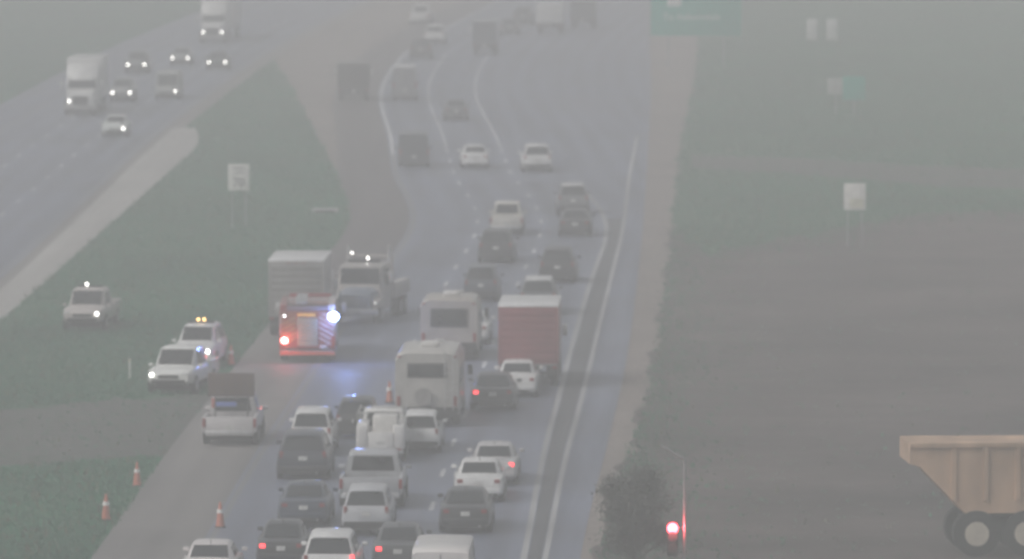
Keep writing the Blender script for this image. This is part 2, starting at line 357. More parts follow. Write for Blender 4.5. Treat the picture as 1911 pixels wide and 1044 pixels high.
def car(kind, name, label, cat, col, px, py, facing='away', group=None, brake=(0, 0), heads=(0, 0), yaw=0, wide=1.0, tall=1.0, fn=None, metallic=False, rails=False, roof=None, beacon=None):
    S = SPEC[kind]; L = S['L']; o = -L / 2
    root = thing(name, label, cat, group); P = mat('paint', col)
    B().loft([hull_ring(y + o, a, b, c) for y, a, b, c in S['lower']]).build('body', P, root)
    cab = S['cab']
    cb = B().loft([cab_ring(y + o, *r) for y, *r in cab]).build('cabin', P, root)
    if roof:
        k = [c for c in cab if c[2] > cab[2][2] - .12]
        B().loft([[(-c[4] + .04, c[0] + o, c[2] - .005), (-c[4] + .12, c[0] + o, c[2] + .022), (c[4] - .12, c[0] + o, c[2] + .022), (c[4] - .04, c[0] + o, c[2] - .005)] for c in k]).build('roof', mat('paint', roof), root)
    def span(i, j, a, b, wf, name):
        ra, rb = cab[i], cab[j]
        def pt(t, sx):
            y = ra[0] + (rb[0] - ra[0]) * t; zt = ra[2] + (rb[2] - ra[2]) * t; wt = ra[4] + (rb[4] - ra[4]) * t
            return (sx * (wt - .06) * wf, y + o, zt + .006)
        q = [pt(a, -1), pt(a, 1), pt(b, 1), pt(b, -1)]
        B().panel(q, .014).build(name, GLS, root)
    if S['rw']: span(0, 1, .12, .93, 1.0, 'rear_window')
    span(4, 5, .06, .90, 1.02, 'windshield')
    if kind == 'van':
        for sx in (-1, 1): B().panel([(sx * .44 - .33, o + .055, 1.5), (sx * .44 + .33, o + .055, 1.5), (sx * .42 + .30, o + .085, 2.15), (sx * .42 - .30, o + .085, 2.15)], .012).build('rear_window', GLS, root)
        B().box((0, o + .03, 1.3), (.025, .03, 2.0)).build('door_seam', BLK, root)
    if kind == 'pickup':
        B().panel([(-.68, o + 2.085, 1.22), (.68, o + 2.085, 1.22), (.60, o + 2.10, 1.74), (-.60, o + 2.10, 1.74)], .045).build('rear_window', GLS, root)
        for sx in (-1, 1):
            B().box((sx * .93, o + 1.03, .86), (.11, 1.98, .62), .03).build('bed_side', P, root)
        B().box((0, o + .05, .88), (1.74, .09, .58), .025).build('tailgate', P, root)
        B().box((0, o + 1.05, .60), (1.76, 1.9, .06)).build('bed_floor', BLK, root)
        B().box((0, o + 2.9, .42), (1.2, 5.0, .14)).build('chassis', UNDER, root)
    for sx in (-1, 1):
        for i, (a, b) in enumerate(S['side']):
            q = []
            for yy, v in ((a + (.12 if i == 0 else 0), .1), (b, .1), (b - (.25 if i == len(S['side']) - 1 else 0), .82), (a + (.28 if i == 0 and kind == 'sedan' else .1), .82)):
                zb, zt, wb, wt = lerp_st(cab, yy)
                q.append((sx * (wb + (wt - wb) * v + .014), yy + o, zb + (zt - .05 - zb) * v))
            if sx > 0: pass
            else: q = q[::-1]
            B().panel(q, .012).build('side_window', GLS, root)
        for wy in S['wheels']:
            wheel(root, sx * (S['W'] - .105), wy + o, S['r'], .22, sx)
        wy0 = [c for c in cab if c[2] < cab[2][2]][-1][0] - .25
        zb, _, wb, _ = lerp_st(cab, wy0)
        B().box((sx * (wb + .2), wy0 + o, zb + .07), (.2, .11, .14), .03).build('mirror', P if kind != 'van' else BLK, root)
        lz = S['light_z']; lw = .2 if kind in ('sedan',) else .13
        i = 0 if sx < 0 else 1
        zt, hw = S['lower'][1][2], S['lower'][1][3]
        if kind == 'pickup': lx, ly, hgt = .925, .012, .34
        elif kind == 'sedan': lx, ly, hgt = .66, .025, .14
        elif kind == 'van': lx, ly, hgt = .885, .012, .38
        else: lx, ly, hgt = .76, .035, .26
        B().box((sx * lx, o + ly, lz), (lw if kind != 'pickup' else .11, .07, hgt), .015).build('tail_light', RED_ON if brake[i] else REDL, root)
        fl = S['lower'][-2]
        B().box((sx * (fl[3] - .2), o + fl[0] + .04, fl[2] - .12), (.30, .14, .15), .03).build('headlight', HEADL, root)
        if heads[i]: B().ball((sx * (fl[3] - .2), o + fl[0] + .12, fl[2] - .12), .085).build('headlamp', WHITE_ON, root)
    bw = S['lower'][1][3] if kind != 'pickup' else .95
    B().box((0, o + .01, .45 if kind != 'pickup' else .52), (bw * 1.86, .12, .2), .04).build('rear_bumper', CHR if kind == 'pickup' else (BLK if kind == 'suv' else P), root)
    B().box((0, o + (.0 if kind != 'sedan' else .008), S['plate_z'] if kind != 'pickup' else .74), (.31, .03, .16)).build('license_plate', PLATE, root)
    fz = S['lower'][-1]
    B().box((0, o + L - .03, fz[1] + .02), (fz[3] * 1.7, .12, .16), .04).build('front_bumper', BLK, root)
    B().box((0, o + L - .01, (fz[1] + fz[2]) / 2 + .06), (fz[3] * 1.05, .06, (fz[2] - fz[1]) * .5), .02).build('grille', BLK, root)
    B().box((0, 0, .27), (S['W'] * 1.5, L * .82, .14)).build('underbody', UNDER, root)
    if kind in ('sedan', 'suv'):
        yz = S['lower'][1]
        B().box((0, o + .035, yz[2] - .34), (yz[3] * 1.5, .05, .018)).build('trunk_seam', BLK, root)
        B().box((0, o - .03, .30), (yz[3] * 1.3, .08, .12), .02).build('rear_valance', BLK, root)
        B().cyl((.5, o - .02, .29), .035, .14, 'Y', 8).build('exhaust_pipe', CHR, root)
        if kind == 'suv':
            B().bar((0, o + .10, 1.13), (.32, o + .17, 1.24), .012).build('rear_wiper', BLK, root)
            B().box((0, o + .40, 1.66), (1.1, .18, .03), .01).build('spoiler', P, root)
        else: B().bar((0, o + 1.5, 1.40), (0, o + 1.38, 1.55), .015).build('antenna', BLK, root)
    for sx in (-1, 1):
        for dy in ((1.4, 2.35) if kind in ('sedan', 'suv') else ((3.0, 3.9) if kind == 'pickup' else (3.5,))):
            B().box((sx * (S['W'] * .985), o + dy, .9), (.05, .16, .03)).build('door_handle', P, root)
    if rails:
        for sx in (-1, 1): B().bar((sx * .58, o + .8, cab[2][2] + .05), (sx * .58, o + 2.7, cab[3][2] + .04), .02).build('roof_rail', CHR, root)
    if beacon:
        yb, zb = cab[3][0] + o - .5, cab[3][2]
        bb = B().box((0, yb, zb + .05), (1.15, .28, .08), .02).build('light_bar', BLK, root)
        for sx in ((-.12, .14) if beacon == 'amber' else (.18,)):
            B().ball((sx, yb - .06 if facing == 'away' else yb + .06, zb + .14), .065).build('beacon', AMBER_ON if beacon == 'amber' else WHITE_ON, bb)
    place(root, L, px, py, facing, yaw, fn, wide, tall)
    return root

WHT = (.72, .72, .71); SIL = (.46, .47, .49); BLKP = (.022, .023, .026); DGR = (.06, .063, .068); DBL = (.03, .042, .07); GRY = (.20, .21, .22)
Q = 'cars in the eastbound queue'
# bottom row, partly below the frame
car('sedan', 'sedan_car', 'pale pinkish white sedan hugging the median shoulder, last in the left lane', 'car', (.66, .62, .61), 388, 1104, group=Q)
car('sedan', 'sedan_car', 'black sedan with its left brake light glowing red, just behind the dark blue sedan', 'car', BLKP, 524, 1064, group=Q, brake=(1, 0), wide=.93)
car('suv', 'sport_utility_vehicle', 'white sport utility vehicle with glowing right tail light behind the silver sport utility vehicle', 'car', WHT, 614, 1100, group=Q, brake=(0, 1))
car('sedan', 'sedan_car', 'charcoal sedan with left brake light on, directly ahead of the white cargo van', 'car', DGR, 742, 1070, group=Q, brake=(1, 0), wide=.95)
car('van', 'cargo_van', 'tall white cargo van, last vehicle of the middle lane queue', 'van', (.70, .68, .66), 822, 1172, group=Q)
# next rows
car('sedan', 'sedan_car', 'dark blue sedan in the left lane beside a silver sport utility vehicle', 'car', DBL, 566, 986, group=Q)
car('suv', 'sport_utility_vehicle', 'silver sport utility vehicle with pale roof right behind the wide silver pickup', 'car', SIL, 683, 1002, group=Q, wide=.94, tall=.94)
car('pickup', 'pickup_truck', 'wide silver pickup truck with bright bed rails behind the white service truck', 'pickup truck', (.40, .41, .43), 692, 952, group=Q, wide=1.16)
car('suv', 'sport_utility_vehicle', 'dark navy sport utility vehicle right behind a white sport utility vehicle', 'car', (.028, .033, .05), 565, 898, group=Q, wide=1.05)
car('suv', 'sport_utility_vehicle', 'white sport utility vehicle in the left lane beside a black hatchback', 'car', WHT, 580, 853, group=Q, wide=.92)
car('suv', 'hatchback_car', 'black hatchback between a white sport utility vehicle and the white service truck', 'car', BLKP, 664, 822, group=Q, wide=.92, tall=.9)
car('suv', 'sport_utility_vehicle', 'small white sport utility vehicle to the right of the white service truck', 'car', WHT, 783, 848, group=Q, wide=.86, tall=.88)
car('sedan', 'sedan_car', 'white sedan in the right lane directly ahead of a black sedan', 'car', WHT, 893, 940, group=Q, wide=1.02)
car('sedan', 'sedan_car', 'silver sedan with its right brake light glowing red, ahead of a white sedan', 'car', (.50, .49, .49), 921, 908, group=Q, brake=(0, 1))
car('sedan', 'sedan_car', 'black sedan tucked close behind a white sedan in the right lane', 'car', (.03, .031, .035), 868, 998, group=Q)
car('sedan', 'sedan_car', 'white sedan close behind the red box truck', 'car', WHT, 964, 744, group=Q, wide=.97)
car('sedan', 'sedan_car', 'dark sedan with left brake light on, beside the beige motorhome', 'car', (.035, .037, .042), 919, 769, group=Q, brake=(1, 0), wide=1.03)
car('sedan', 'sedan_car', 'white sedan mostly hidden ahead of the tan shuttle bus', 'car', WHT, 876, 645, group=Q)
car('suv', 'sport_utility_vehicle', 'grey sport utility vehicle with pale roof just ahead of the red box truck', 'car', (.13, .135, .145), 1004, 590, group=Q, roof=(.6, .6, .6))
car('suv', 'sport_utility_vehicle', 'blue grey sport utility vehicle just ahead of the tan shuttle bus', 'car', (.07, .08, .10), 897, 565, group=Q, wide=.92)
car('suv', 'sport_utility_vehicle', 'black sport utility vehicle two ahead of the red box truck', 'car', BLKP, 1040, 530, group=Q)
car('suv', 'sport_utility_vehicle', 'black sport utility vehicle directly behind a cream pickup truck', 'car', BLKP, 925, 493, group=Q)
car('pickup', 'pickup_truck', 'cream pickup truck ahead of a black sport utility vehicle', 'pickup truck', (.62, .60, .55), 945, 441, group=Q, wide=.92, tall=.93)
car('sedan', 'sedan_car', 'black sedan at the bend beside the right edge line', 'car', BLKP, 1073, 443, group=Q)
car('suv', 'sport_utility_vehicle', 'grey sport utility vehicle with silver roof rails ahead of the black sedan at the bend', 'car', (.16, .165, .17), 1070, 402, group=Q, rails=True, roof=(.5, .5, .5))
car('suv', 'sport_utility_vehicle', 'white sport utility vehicle alone in the right lane before the bend', 'car', WHT, 1003, 323, group=Q, wide=1.03)
car('sedan', 'sedan_car', 'white sedan in the middle lane past the bend beside a dark van', 'car', WHT, 887, 316, group=Q)
car('van', 'passenger_van', 'dark slate van in the left lane beside a white sedan', 'van', (.04, .048, .058), 773, 313, group=Q, tall=.86, wide=1.0)
car('sedan', 'sedan_car', 'faint grey sedan fading into the fog on the far curve', 'car', (.085, .088, .094), 852, 226, group=Q)
car('van', 'cargo_van', 'faint pale roofed grey van on the far curve beside the left edge line', 'van', (.22, .22, .23), 756, 189, group=Q, roof=(.7, .7, .7), wide=.95, tall=1.04)
car('suv', 'sport_utility_vehicle', 'faint brownish sport utility vehicle far along the left lane', 'car', (.06, .052, .048), 785, 111, group=Q)
car('suv', 'sport_utility_vehicle', 'faint white sport utility vehicle far off ahead of the brownish one', 'car', WHT, 810, 84, group=Q)
car('pickup', 'pickup_truck', 'faint white pickup truck far off in the left lane of the fog', 'pickup truck', WHT, 782, 48, group=Q)
car('sedan', 'sedan_car', 'faint dark sedan far off between the blue box van and the white box truck', 'car', DGR, 950, 66, group=Q)
car('suv', 'sport_utility_vehicle', 'faint dark sport utility vehicle far off just left of the white box truck', 'car', DGR, 975, 48, group=Q)
# far carriageway, facing the camera
Wg = 'cars driving towards the camera on the far carriageway'
car('sedan', 'sedan_car', 'dark grey sedan with both headlights on ahead of the white semi trailer truck', 'car', (.09, .10, .10), 405, 131, 'camera', Wg, heads=(1, 1), fn=WE, wide=1.05)
car('sedan', 'sedan_car', 'pale grey sedan with a single lit headlamp beside the dark grey one', 'car', (.36, .37, .37), 336, 123, 'camera', Wg, heads=(1, 1), fn=WE)
car('suv', 'sport_utility_vehicle', 'grey sport utility vehicle with brilliant headlamps in the outer lane', 'car', (.2, .21, .21), 254, 138, 'camera', Wg, heads=(1, 1), fn=WE, wide=1.03)
car('suv', 'sport_utility_vehicle', 'pale grey sport utility vehicle with dark grille beside the white cab truck', 'car', (.33, .34, .34), 226, 192, 'camera', Wg, heads=(1, 1), fn=WE)
car('van', 'passenger_van', 'light grey van with one lit headlamp in the middle lane', 'van', (.36, .37, .36), 311, 187, 'camera', Wg, heads=(1, 0), fn=WE, tall=.84, wide=.95)
car('sedan', 'sedan_car', 'white sedan with one headlamp lit nearest the concrete apron', 'car', (.62, .66, .64), 213, 257, 'camera', Wg, heads=(1, 0), fn=WE)
# service vehicles parked in the median
Mg = 'service vehicles parked in the median'
car('pickup', 'pickup_truck', 'white pickup truck with one bright headlamp parked nose out in the median grass', 'pickup truck', (.74, .75, .73), 314, 738, 'camera', Mg, heads=(0, 1), yaw=-8, wide=1.02)
car('suv', 'sport_utility_vehicle', 'white sport utility vehicle with amber roof beacons parked behind the white pickup', 'car', (.74, .74, .73), 360, 690, 'camera', Mg, heads=(1, 0), yaw=-4, beacon='amber', tall=1.05)
car('pickup', 'pickup_truck', 'cream pickup truck with a white roof beacon parked alone deep in the median', 'pickup truck', (.5, .46, .44), 153, 620, 'camera', Mg, heads=(1, 0), yaw=-4, beacon='white')

# ---- larger vehicles
def box_truck(name, label, cat, wcol, rcol, px, py, Wd, H, L, group=None, facing='away', fn=None, roofcol=(.74, .74, .74), slats=7, cab=True, cabcol=None, yaw=0, side=None):
    root = thing(name, label, cat, group); P = mat('paint', wcol); o = -L / 2; bl = L - (2.1 if cab else 0)
    z0 = 1.0; hw = Wd / 2
    B().box((0, o + bl / 2, (z0 + H) / 2 - .04), (Wd, bl, H - z0 - .08), .03).build('cargo_box', P, root)
    B().box((0, o + bl / 2, H - .05), (Wd + .03, bl + .03, .12), .03).build('roof', mat('paint', roofcol), root)
    dr = B().box((0, o - .005, (z0 + H) / 2 - .06), (Wd - .26, .03, H - z0 - .34), .01).build('roll_up_door', mat('paint', rcol), root)
    n = slats; dh = (H - z0 - .38) / n
    for i in range(n):
        B().box((0, o - .025, z0 + .16 + dh * (i + .5)), (Wd - .30, .03, dh - .035), .008).build('door_panel', mat('paint', rcol), dr)
    for sx in (-1, 1):
        B().box((sx * (hw - .06), o - .015, (z0 + H) / 2 - .06), (.11, .05, H - z0 - .1), .01).build('door_frame', P, root)
        B().box((sx * (hw - .16), o - .03, z0 - .12), (.24, .05, .12), .01).build('tail_light', REDL, root)
        B().box((sx * (hw - .3), o + 1.0, .62), (.5, .03, .62)).build('mud_flap', BLK, root)
        for wy in ((1.7, L - 1.1) if L < 7.6 else (1.3, 2.4, L - 1.1)):
            wheel(root, sx * (hw - .2), o + wy, .46, .32, sx)
    B().box((0, o - .02, z0 - .03), (Wd - .1, .1, .1), .02).build('rear_sill', GREY, root)
    B().box((0, o + .02, .62), (Wd - .3, .1, .14), .02).build('rear_bumper', BLK, root)
    B().box((0, o + L / 2 - .3, .78), (1.0, L - .9, .26)).build('chassis', UNDER, root)
    B().box((0, o - .03, .78), (.31, .02, .16)).build('license_plate', PLATE, root)
    if cab:
        cc = mat('paint', cabcol or wcol); c0 = o + bl + .08
        B().loft([[(-1.05, y, .55), (-1.08, y, 1.3), (-1.0, y, zt - .12), (-.86, y, zt), (.86, y, zt), (1.0, y, zt - .12), (1.08, y, 1.3), (1.05, y, .55)] for y, zt in ((c0, 2.45), (c0 + .9, 2.45), (c0 + 1.25, 2.35), (c0 + 1.75, 1.5), (c0 + 2.0, 1.35))]).build('cab', cc, root)
        B().panel([(-.85, c0 + 1.31, 2.26), (.85, c0 + 1.31, 2.26), (.9, c0 + 1.7, 1.6), (-.9, c0 + 1.7, 1.6)][::-1], .02).build('windshield', GLS, root)
        for sx in (-1, 1):
            B().box((sx * 1.42, c0 + 1.15, 1.95), (.2, .1, .5), .03).bar((sx * 1.02, c0 + 1.1, 2.15), (sx * 1.4, c0 + 1.15, 2.1), .02).build('mirror', CHR, root)
            B().box((sx * .8, c0 + 2.02, 1.05), (.36, .08, .2), .02).build('headlight', HEADL, root)
        B().box((0, c0 + 2.0, .7), (2.15, .16, .26), .04).build('front_bumper', BLK, root)
    for i in (-1, 0, 1): B().box((i * .35, o - .02, H - .16), (.14, .03, .05)).build('marker_light', REDL, root)
    place(root, L, px, py, facing, yaw, fn)
    return root
box_truck('box_truck', 'red box truck with white roof and red roll up door in the right lane', 'box truck', (.26, .055, .065), (.24, .05, .06), 986, 724, 2.58, 3.55, 7.6)
box_truck('box_truck', 'tall grey box truck with white roof stopped ahead of the fire engine', 'box truck', (.30, .29, .28), (.25, .245, .235), 553, 630, 2.6, 3.6, 8.2, cabcol=(.7, .7, .7))
box_truck('box_truck', 'faint white box truck far off on the right lane of the fog', 'box truck', (.70, .70, .69), (.66, .66, .65), 1025, 64, 2.4, 2.8, 6.2)
box_truck('box_truck', 'faint dark grey box truck far off, right of the white one', 'box truck', (.06, .065, .07), (.055, .06, .065), 1087, 54, 2.35, 2.6, 6.2, roofcol=(.13, .14, .15))
box_truck('box_truck', 'faint blue grey box van far along the middle lane', 'van', (.15, .17, .20), (.07, .08, .095), 904, 103, 2.1, 3.0, 6.4, roofcol=(.4, .42, .44))
box_truck('box_truck', 'dark brown box truck on the far left shoulder fading into the fog', 'box truck', (.055, .050, .046), (.05, .045, .042), 660, 190, 2.4, 2.9, 6.6, roofcol=(.12, .11, .10))

def motorhome(name, label, cat, col, px, py, Wd, H, L, win, ladder):
    root = thing(name, label, cat, 'large passenger vehicles in the middle lane'); P = mat('paint', col); o = -L / 2; hw = Wd / 2
    def ring(y, a, ztop, zlow): return [(-hw + a, y, zlow), (-hw + a * .3, y, zlow + .25), (-hw + a * .3, y, ztop - .3), (-hw + .14 + a, y, ztop - .06), (-hw + .35 + a, y, ztop), (hw - .35 - a, y, ztop), (hw - .14 - a, y, ztop - .06), (hw - a * .3, y, ztop - .3), (hw - a * .3, y, zlow + .25), (hw - a, y, zlow)]
    B().loft([ring(o, .09, H - .07, .55), ring(o + .09, .02, H, .5), ring(o + L - 2.6, .02, H, .5), ring(o + L - 1.5, .04, H - .1, .5), ring(o + L - .95, .08, H - .5, .5), ring(o + L - .9, .1, 1.5, .5), ring(o + L - .1, .16, 1.25, .55), ring(o + L, .25, 1.1, .6)]).build('body', P, root)
    a, b, z1, z2 = win
    B().box((0, o + .0, (z1 + z2) / 2), (b - a + .12, .05, z2 - z1 + .12), .04).build('window_frame', mat('plastic', (.16, .155, .15)), root)
    B().box(((a + b) / 2 * .4, o - .02, (z1 + z2) / 2), (b - a, .04, z2 - z1), .03).build('rear_window', GLS, root)
    for sx in (-1, 1):
        B().box((sx * (hw - .16), o - .01, 1.05), (.14, .06, .4), .02).build('tail_light', REDL, root)
        B().box((sx * (hw - .18), o - .01, H - .2), (.16, .05, .07), .01).build('marker_light', REDL, root)
        B().box((sx * (hw - .012), o + L * .45, 1.2), (.03, L * .72, .10)).build('side_stripe', mat('paint', (.22, .19, .16)), root)
        for yy in (1.2, 2.9, 4.4): B().box((sx * (hw - .006), o + yy, H * .66), (.03, .95, .6), .02).build('side_window', GLS, root)
        for wy in (1.9, L - .95): wheel(root, sx * (hw - .19), o + wy, .42, .3, sx)
        B().box((sx * (hw + .2), o + L - 1.1, 1.75), (.2, .1, .42), .03).build('mirror', BLK, root)
    B().box((0, o - .03, .60), (Wd - .12, .14, .42), .03).build('rear_bumper', BLK, root)  # black bumper, made deeper to paint in the shadow under the body
    B().box((0, o + L * .5 - .2, .42), (1.3, L - 1, .2)).build('chassis', UNDER, root)
    B().box((-.1, o - .035, .78), (.31, .02, .16)).build('license_plate', PLATE, root)
    B().box((0, o + L * .35, H + .1), (.7, .95, .22), .06).build('air_conditioner', mat('plastic', (.62, .61, .59)), root)
    B().box((.3, o + L * .62, H + .05), (.4, .4, .12), .03).build('roof_vent', mat('plastic', (.5, .5, .49)), root)
    B().panel([(-hw + .25, o + L - .93, H - .62), (hw - .25, o + L - .93, H - .62), (hw - .3, o + L - .88, 1.55), (-hw + .3, o + L - .88, 1.55)][::-1], .03).build('windshield', GLS, root)
    if ladder:
        ld = B()
        for x in (.72, 1.05): ld.bar((x, o - .1, .7), (x, o - .1, H + .06), .022)
        for i in range(7): ld.bar((.72, o - .1, .85 + i * .33), (1.05, o - .1, .85 + i * .33), .018)
        ld.build('ladder', CHR, root)
        B().cyl((-.15, o - .13, 1.25), .36, .22, 'Y', 20).build('spare_wheel_cover', mat('plastic', (.30, .29, .28)), root)
    place(root, L, px, py, 'away')
motorhome('motorhome', 'beige motorhome with rear ladder and spare wheel behind the tan shuttle bus', 'motorhome', (.47, .455, .43), 797, 798, 2.6, 3.05, 8.0, (-.75, .75, 2.05, 2.55), True)
motorhome('shuttle_bus', 'tan shuttle bus with wide dark rear window ahead of the beige motorhome', 'bus', (.40, .365, .325), 838, 674, 2.6, 2.75, 6.6, (-.8, .8, 1.55, 2.3), False)

# white service truck with tool boxes
def service_truck():
    L = 5.8; o = -L / 2
    root = thing('service_truck', 'white service truck with boxy tool cabinets ahead of the wide silver pickup', 'truck'); P = mat('paint', (.76, .75, .73))
    B().loft([hull_ring(y + o, a, b, c) for y, a, b, c in [(2.5, .42, 1.12, .97), (4.2, .4, 1.13, .985), (5.3, .42, 1.09, .97), (5.67, .5, .97, .9), (5.8, .56, .86, .84)]]).build('body', P, root)
    B().loft([cab_ring(y + o, *r) for y, *r in [(2.55, 1.1, 1.80, .88, .72), (2.8, 1.1, 1.9, .88, .74), (3.6, 1.1, 1.9, .88, .74), (3.85, 1.1, 1.82, .87, .73), (4.55, 1.08, 1.11, .84, .76)]]).build('cabin', P, root)
    for sx in (-1, 1):
        bx = B().box((sx * .71, o + 1.24, 1.02), (.42, 2.4, .95), .02).build('tool_cabinet', P, root)
        for i in range(3): B().box((sx * .93, o + .45 + i * .8, 1.02), (.02, .72, .8), .006).build('cabinet_door', P, bx)
        B().box((sx * .71, o + .0, 1.0), (.34, .03, .78), .01).build('cabinet_end', mat('paint', (.66, .65, .64)), bx)
        B().box((sx * .72, o - .01, .52), (.2, .05, .1), .01).build('tail_light', REDL, root)
        for wy in (1.25, 4.85): wheel(root, sx * .86, wy + o, .39, .24, sx)
        B().box((sx * 1.1, o + 3.75, 1.25), (.22, .1, .22), .03).build('mirror', BLK, root)
        B().box((sx * .75, o + 5.72, .85), (.3, .14, .15), .03).build('headlight', HEADL, root)
    B().box((0, o + .03, .88), (.98, .06, .66), .02).build('tailgate', P, root)
    B().box((.16, o + .75, 1.3), (.94, 1.3, 1.02), .03).build('storage_box', mat('paint', (.72, .70, .66)), root)
    B().box((0, o + 1.2, .6), (1.3, 2.3, .08)).build('bed_floor', BLK, root)
    B().panel([(-.66, o + 2.56, 1.22), (.66, o + 2.56, 1.22), (.6, o + 2.575, 1.74), (-.6, o + 2.575, 1.74)], .03).build('rear_window', GLS, root)
    B().box((0, o - .06, .46), (1.8, .14, .14), .03).build('rear_bumper', CHR, root)
    B().box((0, o + .01, .78), (.31, .03, .15)).build('license_plate', PLATE, root)
    rk = B()
    for sx in (-.9, .9):
        for yy in (.15, 2.4): rk.bar((sx, o + yy, 1.45), (sx, o + yy, 1.95), .022)
        rk.bar((sx, o + .1, 1.95), (sx, o + 3.6, 1.95), .022)
    for yy in (.15, 2.4): rk.bar((-.9, o + yy, 1.95), (.9, o + yy, 1.95), .022)
    rk.build('ladder_rack', mat('metal', (.62, .62, .6)), root)
    B().box((0, 0, .36), (1.3, 5.0, .14)).build('chassis', UNDER, root)
    place(root, L, 710, 866, 'away', wide=.99)
service_truck()

# white pickup on the shoulder with an arrow board
rr = car('pickup', 'pickup_truck', 'white pickup truck carrying a dark arrow board, parked on the left shoulder', 'pickup truck', (.60, .58, .585), 428, 834, group='service vehicles parked in the median', wide=1.08)
o = -SPEC['pickup']['L'] / 2
ab = B().box((0, o + 1.35, 2.32), (1.7, .1, .92), .03).build('arrow_board', mat('plastic', (.095, .058, .054)), rr)
for sx in (-.6, .6): B().bar((sx, o + 1.4, .6), (sx, o + 1.4, 2.0), .035).build('board_post', GREY, rr)
for i in range(5):
    for j in range(3): B().cyl((-.66 + i * .33, o + 1.295, 2.05 + j * .27), .05, .03, 'Y', 10).build('board_lamp', mat('lens', (.16, .12, .05)), ab)
B().box((-.18, o + 1.25, 1.55), (.75, .12, .18), .03).build('light_bar', mat('lit', (.10, .15, .42), .12), rr)
B().box((-.66, o + 1.25, 1.6), (.12, .1, .4), .03).build('warning_light', mat('lit', (.4, .1, .08), .1), rr)

